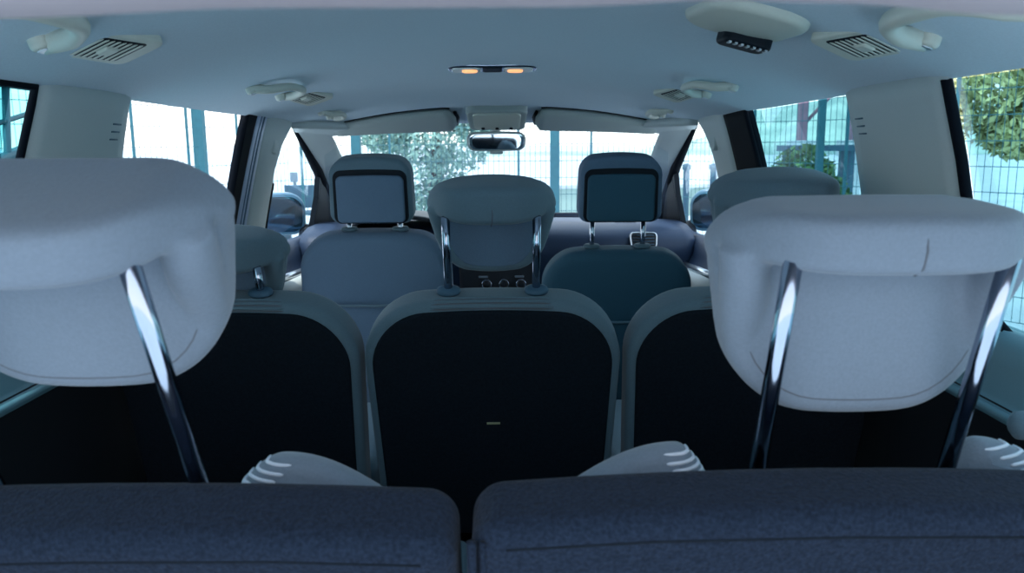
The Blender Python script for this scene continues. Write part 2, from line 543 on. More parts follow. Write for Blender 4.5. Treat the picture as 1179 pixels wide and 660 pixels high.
for side, k in ((1, 2), (-1, 3)):
    o = wall_panel('door_%d' % k, side, 2.36, 3.86, PD, 'dash', '%s front door trim with pale grip' % ('right' if side > 0 else 'left'), 'door')
    MB().tube([W(side * .692, y, ybelt_z(y) + dz) for y, dz in ((3.30, -.06), (3.2, -.085), (3.0, -.095), (2.8, -.09), (2.62, -.085))], [.006, .012, .014, .014, .01], 10).build('grip', 'satin', o)
    MB().tube([W(side * .668, y, ybelt_z(y) + dz) for y, dz in ((3.1, -.125), (2.9, -.122), (2.7, -.122), (2.45, -.125))], [.02, .03, .03, .03], 12).build('armrest', 'trim', o)
    MB().slab(rrect(.16, .16, .05, .012, .012), -.004, .004, .003, .003, mtx=Matrix.Translation(W(side * .724, 3.4, ybelt_z(3.4) - .085)) @ Matrix.Rotation(PI / 2, 4, 'Z')).build('speaker_cover', 'black', o)

# floor + sills + unseen bulkhead added to block light
tag(MB().box((0, 1.95, .40), (1.6, 3.6, .04)).build('floor', 'black_carpet', smooth=False), 'black carpeted car floor', 'floor', kind='structure')
for side, k in ((-1, 15), (1, 16)):
    tag(MB().box((side * .79, 2.0, .46), (.1, 3.5, .16)).build('trim_%d' % k, 'black', smooth=False, bevel=.01), 'black %s door sill' % ('left' if side < 0 else 'right'), 'sill', kind='structure')
tag(MB().box((0, 3.95, .78), (1.5, .05, .72)).build('wall_front', 'black_low', smooth=False), 'unseen dark bulkhead added behind the dashboard to block light', 'wall', kind='structure')

# left sliding door, slid back along the outside
o = thing('door_4', 'left sliding door slid open outside the rear side window', 'door', (-.93, 1.3, .45), kind='structure')
def SD(y, z):
    return W(-.90 - .10 * (.12 - z), y + .07, z)
MB().tube([SD(1.72, -.33), SD(1.74, .08), SD(1.69, .125), SD(1.0, .13), SD(.95, -.33)], .018, 10).build('window_frame', 'black', o)
for pts, r in (([(1.515, .12), (1.53, -.33)], .007), ([(1.72, .03), (1.0, -.14)], .011), ([(1.72, .092), (1.0, -.06)], .005)):
    MB().tube([SD(y, z) for y, z in pts], r, 8).build('blind_bar', 'fence', o)
MB().grid([[SD(y, z) for y in (.95, 1.33, 1.72)] for z in (.115, -.1, -.33)]).build('pane', 'glass_deep', o)
MB().grid([[W(-.955 + dx, y, z) for y in (.93, 1.32, 1.74)] for z, dx in ((-.32, 0), (-.5, -.03), (-.7, -.035), (-.95, 0))]).build('panel', 'body', o, solid=.05)

# ------------------------------------------------------------------ head restraints
def roll_pad(rw, rh, rt, ph, pw_t, pw_b, over, padt, pad_r=.07, roll_r=.045, arch=.012, bend=1.6, fade=3.4, sq=.42, end_r=.034, ear=.016):
    """wrap-over cushion: z 0 is the underside of the roll, posts at y 0"""
    mb = MB()
    yb = rt - over - padt
    # hanging pad with full outline, then the roll over its back
    mb.slab(rrect(pw_b, pw_t * 1.03, ph + rh, pad_r, roll_r, arch, .008, -ph, n=10), yb, rt - over, .016, .026, seg=7, dome0=.001, dome1=.006)
    n = 40
    up, lo = [], []
    for i in range(n + 1):
        u = -1 + 2 * i / n
        hw = rw * .480
        cut = max(0, abs(u * hw) - (hw - end_r))
        zu = rh + arch * (1 - u * u) - (end_r - math.sqrt(max(0, end_r ** 2 - cut ** 2))) * .9
        zl = .012 * abs(u) ** 4
        zu = max(zu, rh * .25)
        zl = min(zl, zu - .010)
        up.append((u * hw, zu))
        lo.append((u * hw, zl))
    rows = []
    m = 14
    for i in range(n + 1):
        u = -1 + 2 * i / n
        # depth of the overhang fades to the sides
        yo = -over + (yb + over + .016) * abs(u) ** fade
        zt_, zb_ = up[i][1], lo[i][1]
        ring = []
        for q in range(4 * m):
            a = 2 * PI * q / (4 * m)
            ca, sa = math.cos(a), math.sin(a)
            e = sq
            yy = (rt * .62 + yo) / 2 + (rt * .62 - yo) / 2 * math.copysign(abs(ca) ** e, ca)
            zz = (zt_ + zb_) / 2 + (zt_ - zb_) / 2 * math.copysign(abs(sa) ** e, sa)
            ring.append((up[i][0], yy, zz))
        rows.append(ring + ring[:1])
    mb.grid(rows)
    L_ = len(rows[0])
    base = len(mb.v) - L_ * len(rows)
    mb.f.append(tuple(base + k for k in range(L_ - 1)))
    mb.f.append(tuple(base + L_ * n + k for k in range(L_ - 1))[::-1])
    for sd_ in (-1, 1):
        def edge(z, r):
            t = (z + ph) / (ph + rh)
            h = pw_b / 2 + (pw_t * 1.03 - pw_b) / 2 * t
            q = max(0, pad_r - (z + ph))
            return sd_ * (h - (pad_r - math.sqrt(max(0, pad_r ** 2 - q ** 2))) - r + .001)
        pts = [(rh * .35, rt * .22, .9), (-ph * .08, rt * .27, 1), (-ph * .25, rt * .34, .98), (-ph * .45, yb + .010, .85), (-ph * .62, yb + .016, .7), (-ph * .78, yb + .020, .5)]
        mb.tube([(edge(z, ear * k), y, z) for z, y, k in pts], [ear * k for z, y, k in pts], 14)
    mb.v = [Vector((v.x, v.y + bend * v.x ** 2, v.z)) for v in mb.v]
    return mb

def head_restraint(parent, mtx, L, p, post_gap, m, third=False, ca=None, panel=None):
    """p: dict for roll_pad; mtx maps local (posts along +z from the seat top) to world; ca: tilt of the cushion itself"""
    ml = mtx @ Matrix.Translation((0, 0, L))
    if ca is not None:
        ml = Matrix.Translation(ml.translation) @ Matrix.Rotation(ca, 4, 'X')
    raw = MB()
    raw.v, raw.f = roll_pad(**p).v, roll_pad(**p).f
    cush = fuse(raw, .004, 9)
    o = xf(cush, ml).build('head_restraint', m, parent)
    for s in (-1, 1):
        px = s * post_gap / 2
        po = MB().tube([(px, 0, -.06), (px, 0, L * .5), (px, 0, L + .012)], .0078, 18, mtx=mtx).build('post', 'chrome', o)
        MB().lathe([(.0082, .0), (.019, .0), (.021, .004), (.019, .009), (.012, .012), (.0082, .012)], 18, mtx @ Matrix.Translation((px, 0, .004 if not third else -.05)) @ Matrix.Diagonal((1.15, .9, 1, 1))).build('post_guide', 'slate' if not third else 'black', o)
    if panel:
        yb_ = p['rt'] - p['over'] - p['padt']
        q_ = MB().slab(rrect(p['pw_b'] - .045, p['pw_t'] - .075, p['ph'] - .006, p['pad_r'] * .7, .01, 0, .007, -p['ph'] + .014), yb_ - .0025, yb_ + .012, .002, .002)
        q_.v = [Vector((v.x, v.y + p.get('bend', 1.6) * v.x ** 2, v.z)) for v in q_.v]
        xf(q_, ml).build('pad_panel', panel, o)
    rh, over, bend = p['rh'], p['over'], p.get('bend', 1.6)
    MB().tube([(.0, -over + .010, .002), (.002, -over + .0012, rh * .2), (.003, -over - .0002, rh * .5), (.002, -over + .0015, rh * .8)], .0009, 6, mtx=ml).build('seam', 'seam', o)
    if panel:
        return o
    # stitched edge of the hollow in the back of the pad
    yb = p['rt'] - over - p['padt']
    out = rrect(p['pw_b'] - .036, p['pw_t'] - .03, p['ph'] + .004, p['pad_r'] * .8, .03, 0, .007, -p['ph'] + .016)
    MB().tube([(q[0], yb + bend * q[0] ** 2 + .0006, q[1]) for q in out], .0009, 6, closed=True, mtx=ml).build('seam', 'seam', o)
    return o

def lean(x, y, z, a, rz=0):
    return Matrix.Translation(W(x, y, z)) @ Matrix.Rotation(rz, 4, 'Z') @ Matrix.Rotation(a, 4, 'X')

H3 = dict(rw=.280, rh=.046, rt=.147, ph=.138, pw_t=.268, pw_b=.218, over=.034, padt=.062, pad_r=.078, roll_r=.052, arch=.004, bend=.6, fade=4.2, sq=.36, end_r=.048, ear=.021)
H2 = dict(rw=.258, rh=.050, rt=.133, ph=.105, pw_t=.250, pw_b=.19, over=.038, padt=.055, pad_r=.06, roll_r=.05, arch=.024, end_r=.04)

# ------------------------------------------------------------------ third row
def third_seat(side, x, hx, yt, zt, a, label, hy, hz, ha, L, ca, bumps):
    t = thing('third_row_seat', label, 'car seat', (x, .85, .42), 'third row seats')
    mt = lean(x, yt, zt, a)
    w = .592
    H = .62
    cb = MB().slab(rrect(w - .004, w - .004, H, .03, .026, .012, 0, -H), -.04, .04, .020, .024, seg=8, dome0=.002, mtx=mt).build('carpet_backrest', 'carpet', t)
    MB().tube([(-w / 2 + .03, -.0398, -.017), (-w / 4, -.0400, -.0105), (0, -.0400, -.0085), (w / 4, -.0400, -.0105), (w / 2 - .03, -.0398, -.017)], .0012, 6, mtx=mt).build('stitch_line', 'black_carpet', cb)
    if side > 0:
        for dx, rr in ((-.2935, .004), (-.2845, .0026)):
            MB().tube([(dx, -.036, -.012), (dx, -.040, -.06), (dx + .001, -.041, -.2), (dx, -.041, -.5)], rr, 8, mtx=mt).build('edge_welt', 'carpet', cb)
    MB().slab(rrect(w - .03, w - .03, H - .10, .03, .05, 0, 0, -H), .035, .12, .02, .05, dome1=.01, mtx=mt).build('front_cushion', 'fabric', t)
    MB().box((0, 0, 0), (w - .04, .48, .12), Matrix.Translation((x, yt + .46, .75))).build('seat_cushion', 'fabric_grey', t, bevel=.03)
    MB().box((0, 0, 0), (w - .14, .40, .28), Matrix.Translation((x, yt + .46, .56))).build('seat_base', 'black_low', t, bevel=.02)
    hm = lean(hx, hy, hz, ha)
    head_restraint(t, hm, L, H3, .172, 'fabric', third=True, ca=ca)
    for (x0, xp, x1, z0, zp, ribs, yb) in bumps:
        n = 90
        prof = []
        for i in range(n + 1):
            u = i / n
            xx = x0 + (x1 - x0) * u
            up = (xp - x0) / (x1 - x0)
            if u < up:
                h = math.sin(PI / 2 * u / up) ** .95
            else:
                h = max(0, math.cos(PI / 2 * (u - up) / (1 - up))) ** .75
            prof.append((xx, z0 + (zp - z0) * h))
        poly = prof + [(x1, z0 - .12), (x0, z0 - .12)]
        if x1 > x0:
            poly = poly[::-1]
        b = MB().slab(poly, yb, yb + .05, .018, .026, dome0=.003, mtx=Matrix.Translation((0, 0, ZC))).build('bolster', 'fabric', t)
        if ribs:
            s = 1 if x1 > x0 else -1
            rim = .018
            for k in range(6):
                zk = zp - .0035 - .0062 * k
                px = min((q for q in prof if (q[0] - xp) * s >= 0), key=lambda q: abs(q[1] - zk))[0]
                pts = [W(px - s * .0003, yb + .026, zk + .0004), W(px - s * .0003, yb + .0185, zk)]
                for i in range(9):
                    xx = px - s * (.0006 + .027 * i / 8)
                    ins = min(rim, min(math.hypot(xx - q[0], zk - q[1]) for q in prof))
                    yy = yb + rim - math.sqrt(max(0, rim * rim - (rim - ins) ** 2))
                    pts.append(W(xx, yy - .0006, zk - .0004 * i))
                MB().tube(pts, [.0012] + [.0019] * 9 + [.0010], 8).build('pleat', 'rib', b)
    return t

third_seat(-1, -.311, -.324, .628, -.294, R(20), 'near seat with dark carpeted back and large pale head restraint, left of the split', .662, -.279, R(25), .211, R(21),
           [(-.076, -.190, -.243, -.345, -.291, True, .73)])
third_seat(1, .288, .336, .638, -.2895, R(13), 'near seat with dark carpeted back and large pale head restraint, right of the split', .700, -.2758, R(18), .182, R(4),
           [(.062, .186, .222, -.342, -.285, True, .73), (.435, .478, .565, -.345, -.283, True, .73)])

# ------------------------------------------------------------------ second row
def second_seat(x, ytop, ztop, a, w, label, hx, L, group=None, tagged=False, shift=0):
    t = thing('second_row_seat', label, 'car seat', (x, 1.75, .42), group='second row seats')
    mt = lean(x, ytop, ztop, a)
    H = .52
    out = rrect(w * .93, w, H, .05, .115, .014, 0, -H, n=12)
    b = MB().slab(out, 0, .10, .020, .04, dome1=.01, seg=7, mtx=mt).build('backrest', 'fabric_grey', t)
    pout = rrect(w * .93 - .034, w - .036, H - .018, .04, .102, .014, 0, -H + .002, n=12)
    pout = [(q[0] + (shift if q[0] * shift > 0 else 0), q[1]) for q in pout]
    MB().slab(pout, -.008, .012, .006, .004, dome0=.001, mtx=mt).build('back_panel', 'black_carpet', b)
    # gathered pleats across the top edge, dark tubes painting the shade in their grooves
    for ph_, rr, mm_ in ((-8, .0040, 'fabric_grey'), (8, .0020, 'seam'), (22, .0040, 'fabric_grey'), (36, .0020, 'seam'), (50, .0040, 'fabric_grey'), (64, .0020, 'seam')):
        yy, zz = .02 - .0205 * math.sin(R(ph_)), -.02 + .0205 * math.cos(R(ph_))
        pts = []
        for i in range(15):
            u = -1 + 2 * i / 14
            xx = u * (w * .5 - .135)
            arch = .012 * (1 - (xx / (w / 2)) ** 2)
            pts.append((xx, yy, zz + arch))
        MB().tube(pts, [rr * .25] + [rr] * 13 + [rr * .25], 8, mtx=mt).build('pleat' if rr > .002 else 'pleat_groove_shade', mm_, b)
    if tagged:
        MB().box((0, -.0095, -.243), (.026, .002, .004), mt).build('care_tag', 'tag', b, smooth=False)
    MB().slab(rrect(w - .03, w - .03, .45, .05, .06), 0, .13, .03, .03, mtx=Matrix.Translation((x, ytop + .20, .79)) @ Matrix.Rotation(-PI / 2, 4, 'X')).build('seat_cushion', 'fabric_grey', t)
    MB().box((x, ytop + .38, .50), (w - .14, .36, .18)).build('seat_base', 'black_low', t, bevel=.02)
    hm = lean(hx, ytop + .040, ztop + .021, R(17))
    head_restraint(t, hm, L, H2, .166, 'fabric_grey', ca=R(11), panel='fabric_back')
    return t
second_seat(-.001, 1.50, -.303, R(14), .500, 'middle seat of the second row, raised head restraint on two tall posts', .000, .146, tagged=True)
second_seat(-.484, 1.50, -.303, R(14), .466, 'second row seat by the open left doorway, head restraint pushed down', -.520, .050, shift=-.016)
second_seat(.498, 1.50, -.303, R(14), .492, 'second row seat beside the right sliding door, raised head restraint', .537, .156, shift=.016)

# ------------------------------------------------------------------ front row
def front_seat(x, ytop, ztop, a, w, L, m, label, wheel=False):
    t = thing('front_row_seat', label, 'car seat', (x, 2.7, .42), 'front seats')
    mt = lean(x, ytop, ztop, a)
    H = .62
    out = rrect(w * 1.08, w * .97, H, .05, .10, .016, 0, -H, n=12)
    b = MB().slab(out, 0, .12, .035, .05, seg=8, dome0=.012, dome1=.02, mtx=mt).build('backrest', m, t)
    # raised welt and map pocket
    MB().slab(rrect(w * .96, w * .93, .36, .03, .02, .004, 0, -.56), -.020, .01, .006, .004, dome0=.008, mtx=mt).build('map_pocket', m, b)
    MB().tube([(-w * .455, -.010, -.198), (-w * .25, -.0225, -.195), (0, -.029, -.194), (w * .25, -.0225, -.195), (w * .455, -.010, -.198)], .004, 8, mtx=mt).build('pocket_hem', 'fabric_grey', b)
    MB().slab(rrect(w, w, .36, .06, .06), 0, .14, .03, .03, mtx=Matrix.Translation((x, ytop + .17, .80)) @ Matrix.Rotation(-PI / 2, 4, 'X')).build('seat_cushion', m, t)
    MB().box((x, ytop + .33, .52), (w - .1, .34, .2)).build('seat_base', 'black_low', t, bevel=.02)
    # head restraint with an inset back cover
    hm = lean(x, ytop + .055, ztop + .025, R(9))
    cm = MB().slab(rrect(.245, .235, .183, .03, .045, .012, .0, L, n=10), -.045, .06, .014, .035, seg=7, dome1=.012, mtx=hm).build('head_restraint', 'fabric_grey' if m != 'fabric_back_shaded' else 'fabric_back', t)
    MB().slab(rrect(.217, .212, .155, .022, .022, .004, 0, L + .002, n=8), -.0475, -.03, .003, .003, mtx=hm).build('cover_gap', 'black', cm)
    MB().slab(rrect(.196, .194, .136, .014, .016, .003, 0, L + .006, n=8), -.056, -.04, .006, .004, seg=5, dome0=.004, mtx=hm).build('back_cover', 'fabric_back' if m != 'fabric_back_shaded' else 'fabric_back_shaded', cm)
    for s in (-1, 1):
        MB().tube([(s * .076, 0, -.05), (s * .076, 0, L + .02)], .0078, 14, mtx=hm).build('post', 'chrome', cm)
        MB().lathe([(.0085, 0), (.018, 0), (.020, .004), (.017, .010), (.0085, .011)], 18, hm @ Matrix.Translation((s * .076, 0, -.001)) @ Matrix.Diagonal((1.3, .9, 1, 1))).build('post_guide', 'fabric_grey', cm)
    return t
front_seat(-.360, 2.40, -.276, R(10), .455, .029, 'fabric_back', 'front seat by the steering wheel with lowered head restraint')
front_seat(.362, 2.40, -.334, R(10), .455, .086, 'fabric_back_shaded', 'front seat ahead on the right with head restraint raised on chrome posts')

# ------------------------------------------------------------------ dashboard
d = thing('dashboard', 'blue grey dashboard below the windscreen', 'dashboard', (0, 3.3, .6))
prof = [(3.92, -.40), (3.80, -.355), (3.6, -.325), (3.35, -.305), (3.15, -.305), (3.06, -.318), (3.015, -.345), (3.01, -.40), (3.03, -.46), (3.06, -.56), (3.12, -.75)]
rows = []
for j in range(41):
    u = -1 + 2 * j / 40
    x = u * .725
    rows.append([W(x, y - .05 * (1 - u * u) * (y < 3.2), z - .012 * u * u) for y, z in prof])
MB().grid(rows).build('dash_top', 'dash', d, solid=.012, offset=0)
# instrument hood over the driver's dials
rows = []
for i in range(9):
    y = 3.32 - .36 * i / 8
    rows.append([])
    for j in range(21):
        u = -1 + 2 * j / 20
        rows[-1].append(W(-.36 + u * .19, y, -.335 + (.075 - .01 * abs(i - 5) / 5) * math.sqrt(max(0, 1 - abs(u) ** 2.4)) * (1 if i > 1 else .6 + .2 * i)))
MB().grid(rows).build('instrument_hood', 'dash_dark', d, solid=.012)
# centre stack
MB().slab(rrect(.26, .29, .26, .02, .03), 0, .1, .012, .005, mtx=Matrix.Translation(W(.0, 2.935, -.645)) @ Matrix.Rotation(R(-8), 4, 'X')).build('centre_stack', 'dash_dark', d)
for k in range(3):
    x = -.04 + .062 * k
    m_ = Matrix.Translation(W(x, 2.945, -.503)) @ Matrix.Rotation(R(-8), 4, 'X')
    kn = MB().lathe([(.0005, -.016), (.011, -.016), (.0125, -.012), (.0135, 0.012)], 20, m_, axis='y').build('climate_knob', 'dash_dark', d)
    MB().tube([(.0165 * math.cos(2 * PI * q / 24), -.012, .0165 * math.sin(2 * PI * q / 24)) for q in range(24)], .0026, 8, closed=True, mtx=m_).build('ring', 'chrome', kn)
for x in (-.052, .078):
    MB().slab(rrect(.034, .034, .007, .003, .003), -.004, .006, .002, .002, mtx=Matrix.Translation(W(x, 2.928, -.476))).build('rocker_key', 'satin', d)
# side outlets
for sx in (-.60, .53):
    m_ = Matrix.Translation(W(sx, 2.965, -.378)) @ Matrix.Rotation(R(-22), 4, 'X')
    v = MB().slab(rrect(.088, .098, .056, .012, .014), -.004, .012, .003, .003, mtx=m_).build('side_outlet', 'dash_dark', d)
    MB().tube([(p[0], -.005, p[1]) for p in rrect(.088, .098, .056, .012, .014)], .0032, 8, closed=True, mtx=m_).build('outlet_rim', 'satin', v)
    for q in range(4):
        MB().box((0, -.007, .011 + .0115 * q), (.078, .004, .002), m_).build('outlet_blade', 'slate', v)
for sx in (-.50, .50):
    for q in range(6):
        MB().box((sx - .04 + .014 * q, 3.185, ZC - .299), (.009, .03, .006)).build('defrost_slot', 'black', d)
MB().slab(rrect(.30, .30, .018, .006, .006), 0, .02, .003, .003, mtx=Matrix.Translation(W(.36, 3.0, -.445))).build('silver_strip', 'satin', d)

# steering wheel
sw = thing('steering_wheel', 'dark steering wheel ahead of the driver seat', 'steering wheel', W(-.36, 2.78, -.47))
m_ = Matrix.Translation(W(-.36, 2.74, -.46)) @ Matrix.Rotation(R(-25), 4, 'X')
MB().tube([(.178 * math.cos(2 * PI * q / 40), 0, .178 * math.sin(2 * PI * q / 40)) for q in range(40)], .015, 10, closed=True, mtx=m_).build('rim', 'black', sw)
MB().slab(rrect(.13, .16, .12, .04, .04, 0, 0, -.06), -.03, .02, .015, .01, mtx=m_).build('hub', 'black', sw)
for a in (0, 180, 270):
    ca, sa = math.cos(R(a)), math.sin(R(a))
    MB().tube([(.05 * ca, 0, .05 * sa), (.12 * ca, .004, .12 * sa), (.176 * ca, 0, .176 * sa)], [.02, .013, .012], 10, mtx=m_).build('spoke', 'black', sw)
MB().tube([(0, .02, 0), (0, .16, -.01)], [.035, .045], 14, mtx=m_).build('column', 'black', sw)

# ------------------------------------------------------------------ ceiling fittings
def roof_frame(x, y, rz=0):
    """matrix whose local z points down out of the headliner at (x,y)"""
    e = .01
    p = W(x, y, zroof(x, y))
    tx = Vector((2 * e, 0, zroof(x + e, y) - zroof(x - e, y))).normalized()
    ty = Vector((0, 2 * e, zroof(x, y + e) - zroof(x, y - e))).normalized()
    n = ty.cross(tx).normalized()        # down
    ty2 = n.cross(tx)
    mt = Matrix((tx, ty2, n)).transposed().to_4x4()
    mt.translation = p
    return mt @ Matrix.Rotation(rz, 4, 'Z')
XZ = Matrix.Rotation(-PI / 2, 4, 'X')    # slab's (x,z)-outline with depth y -> (x,y)-outline with depth -z

def lay(mb_out, z0, z1, r0, r1, mtx, dome=0):
    """outline in local (x,y) extruded along local z from z0 to z1"""
    mb = MB()
    mb.slab(mb_out, z0, z1, r0, r1, dome1=dome)
    mb.v = [mtx @ Vector((v.x, v.z, v.y)) for v in mb.v]
    return mb

def air_vent(x, y, rz, sx, sy, label, group):
    t = thing('air_vent', label, 'air vent', W(x, y, zroof(x, y)), group=group)
    mt = roof_frame(x, y, rz) @ Matrix.Rotation(R(-8), 4, 'X')
    out = rrect(sx, sx * .9, sy, .018, .018, 0, 0, -sy / 2)
    lay(out, -.014, .004, .002, .004, mt).build('frame', 'ceil_plastic', t)
    i = rrect(sx * .72, sx * .68, sy * .62, .006, .006, 0, 0, -sy * .31)
    lay(i, .0, .0046, .0003, .0003, mt).build('backing', 'black', t)
    n = 8
    for k in range(n):
        u = -1 + 2 * (k + .5) / n
        MB().box((0, 0, 0), (sx * .62, .0058, .0012), mt @ Matrix.Translation((0, u * sy * .28, .0058)) @ Matrix.Rotation(R(12), 4, 'X')).build('slat', 'ceil_plastic', t, smooth=False)
    lay(rrect(sx * .24, sx * .24, sy * .16, .003, .003, 0, 0, -sy * .08), .005, .010, .001, .003, mt).build('tab', 'ceil_plastic', t)
    return t
GV = 'ceiling air vents'
air_vent(-.508, 1.15, R(20), .092, .135, 'cream ceiling air vent between the two left grab handles, the large near one', GV)
air_vent(.514, 1.15, R(-20), .092, .135, 'cream ceiling air vent near the big right rear grab handle, the large near one', GV)
air_vent(-.483, 2.18, R(20), .085, .15, 'small far ceiling air vent beside the left middle grab handle', GV)
air_vent(.480, 2.17, R(-20), .085, .15, 'small far ceiling air vent beside the right middle grab handle', GV)

def grab_handle(x, y, length, label, r=.011, drop=.034):
    t = thing('grab_handle', label, 'grab handle', W(x, y, zroof(x, y)), 'ceiling grab handles')
    s = 1 if x > 0 else -1
    pts, rs = [], []
    n = 26
    for i in range(n + 1):
        u = -1 + 2 * i / n
        b = 1 - abs(u) ** 3.0
        yy = y + math.copysign(abs(u) ** .8, u) * length / 2
        xx = x - s * drop * 2.0 * b
        pts.append(W(xx, yy, zroof(xx, yy) - .003 - .012 * min(1, b * 2.0)))
        rs.append(r * (1 + .25 * abs(u) ** 3))
    MB().tube(pts, rs, 12).build('grip', 'ceil_plastic', t)
    for u in (-1, 1):
        yy = y + u * length / 2 * .93
        mt = roof_frame(x, yy)
        f = lay(rrect(.026, .026, .034, .012, .012, 0, 0, -.017), -.004, .014, .002, .006, mt).build('mount', 'ceil_plastic', t)
        lay(rrect(.014, .014, .018, .003, .003, 0, 0, -.009), .012, .0155, .001, .001, mt).build('screw_cap', 'satin', f)
    return t
grab_handle(-.525, .90, .26, 'large pale grab handle over the left rear window, cut by the picture edge', .0115, .04)
grab_handle(.535, .90, .26, 'large pale grab handle over the right rear window', .0115, .04)
grab_handle(-.515, 1.94, .25, 'small cream grab handle above the open left doorway', .0085, .036)
grab_handle(.520, 1.94, .25, 'small cream grab handle above the right sliding door', .0085, .036)
grab_handle(-.520, 2.60, .13, 'short grab handle at the far left front corner by the sun visor', .0085, .026)
grab_handle(.527, 2.60, .13, 'short grab handle at the far right front corner by the sun visor', .0085, .026)

# roof mounted belt guide
t = thing('ceiling_belt_guide', 'oval cream plate with black seat belt buckle on the ceiling', 'seat belt guide', W(.368, 1.21, zroof(.368, 1.21)))
mt = roof_frame(.368, 1.21, R(-4))
lay(rrect(.155, .145, .20, .06, .06, 0, 0, -.10), -.006, .014, .002, .012, mt, .006).build('plate', 'ceil_plastic', t)
bk = lay([(q[0] + .024, q[1]) for q in rrect(.074, .074, .06, .016, .016, 0, 0, -.085)], .012, .032, .004, .006, mt).build('buckle', 'black', t)
lay([(q[0] + .024, q[1]) for q in rrect(.05, .05, .008, .002, .002, 0, 0, -.092)], .016, .026, .001, .001, mt).build('belt_tongue', 'rubber', bk)
for k in range(7):
    MB().box((-.004 + .0093 * k, -.034, .0325), (.004, .012, .003), mt).build('ridge', 'satin', bk, smooth=False)

# dome lamp
t = thing('dome_lamp', 'slim ceiling lamp with two glowing orange bulbs', 'ceiling lamp', W(-.008, 2.2, zroof(0, 2.2)))
mt = roof_frame(-.002, 2.17)
lay(rrect(.230, .230, .055, .02, .02, 0, 0, -.027), -.004, .006, .002, .006, mt).build('bezel', 'chrome', t)
lay(rrect(.05, .05, .045, .01, .01, 0, 0, -.022), .003, .008, .001, .002, mt).build('switch_panel', 'dash_dark', t)
for s in (-1, 1):
    ln = lay(rrect(.076, .076, .044, .015, .015, 0, 0, -.022), .002, .009, .001, .004, mt @ Matrix.Translation((s * .066, 0, 0))).build('lens', 'lens', t)
    lay(rrect(.04, .04, .03, .012, .012, 0, 0, -.015), .006, .0115, .001, .003, mt @ Matrix.Translation((s * .058, 0, 0))).build('bulb', 'bulb', ln)

# overhead console
t = thing('overhead_console', 'cream overhead console with three dots above the mirror', 'overhead console', W(0, 2.85, .13))
mt = Matrix.Translation(W(.004, 2.84, .084)) @ Matrix.Rotation(R(-17), 4, 'X') @ Matrix.Rotation(PI, 4, 'Y')
lay(rrect(.205, .19, .20, .03, .025, 0, 0, -.10), -.03, .012, .004, .008, mt).build('housing', 'visor', t)
lay(rrect(.16, .155, .155, .02, .02, 0, 0, -.085), .008, .018, .002, .004, mt).build('cover', 'ceil_plastic', t)
for x in (-.048, 0, .048):
    MB().lathe([(.0005, -.004), (.006, -.004), (.006, .004), (.0005, .004)], 12, mt @ Matrix.Translation((x, .050, .019))).build('button', 'black', t)

# sun visors
def visor(side, label):
    t = thing('sun_visor', label, 'sun visor', W(side * .34, 2.9, .08), 'sun visors')
    xo, xi = side * .565, side * .135
    cx = (xo + xi) / 2
    # lies against the front of the headliner, drooping forwards
    rows_t, rows_b = [], []
    nx, ny = 24, 10
    mb = MB()
    def pt(u, v, dz):
        x = xo + (xi - xo) * u
        # rounded corners
        cu = min(u, 1 - u)
        y_near = 2.77 + .06 * (1 - u)
        y_far = 3.02 - .10 * (1 - u) ** 1.5
        k = math.sqrt(max(0, 1 - max(0, 1 - cu / .10) ** 2.2))
        ym = (y_near + y_far) / 2
        y = ym + (v - .5) * (y_far - y_near) * (.35 + .65 * k)
        zn = ztrue(x, y_near) - .010
        zf = .050 - .014 * (abs(x) / .57) ** 2
        z = zn + (zf - zn) * (y - y_near) / (y_far - y_near)
        edge = min(v, 1 - v, cu * 3)
        th = .013 * math.sqrt(max(0, min(1, edge / .12)))
        return W(x, y, z + dz * th)
    top = [[pt(i / nx, j / ny, 1) for i in range(nx + 1)] for j in range(ny + 1)]
    bot = [[pt(i / nx, j / ny, -1) for i in range(nx + 1)] for j in range(ny + 1)]
    mb.grid(top)
    mb.grid(bot)
    mb.build('visor_board', 'visor', t)
    rimp = [pt(i / nx, 0, 0) for i in range(1, nx)]
    MB().tube([p + Vector((0, .0, .010)) for p in rimp], .0035, 8).build('gap_shade', 'black', t)  # black tube painting the shade in the gap below the headliner
    MB().tube([pt(.04, .3, 0) + Vector((0, 0, .0)), W(side * .59, 2.80, .062)], .008, 10).build('pivot', 'ceil_plastic', t)
    MB().tube([pt(.985, .15, 0) + Vector((side * -.004, 0, .01)), pt(.999, .5, 0) + Vector((side * -.006, 0, .008)), pt(.985, .9, 0) + Vector((side * -.004, 0, .006))], .006, 8).build('end_clip', 'black', t)
    return t
visor(-1, 'folded cloth sun visor above the windscreen, left of the console')
visor(1, 'folded cloth sun visor above the windscreen, right of the console')

# interior mirror
t = thing('rear_view_mirror', 'rear view mirror hanging at the top of the windscreen', 'mirror', W(-.005, 2.93, .0))
mm = Matrix.Translation(W(.002, 2.86, .006)) @ Matrix.Rotation(R(6), 4, 'Z') @ Matrix.Rotation(R(4), 4, 'X')
out = rrect(.195, .208, .060, .024, .024, .004, .003, -.03)
MB().slab(out, 0, .035, .006, .02, mtx=mm).build('housing', 'trim', t)
MB().slab(rrect(.183, .196, .050, .02, .02, .003, .002, -.025), -.002, .01, .001, .002, mtx=mm).build('glass', 'mirror', t)
MB().tube([W(-.004, 2.89, -.02), W(-.004, 2.95, .03), W(-.004, 3.03, .06)], [.012, .014, .022], 12).build('stem', 'trim', t)
MB().slab(rrect(.04, .05, .012, .005, .005, 0, 0, -.043), .0, .02, .003, .003, mtx=mm).build('dip_lever', 'trim', t)

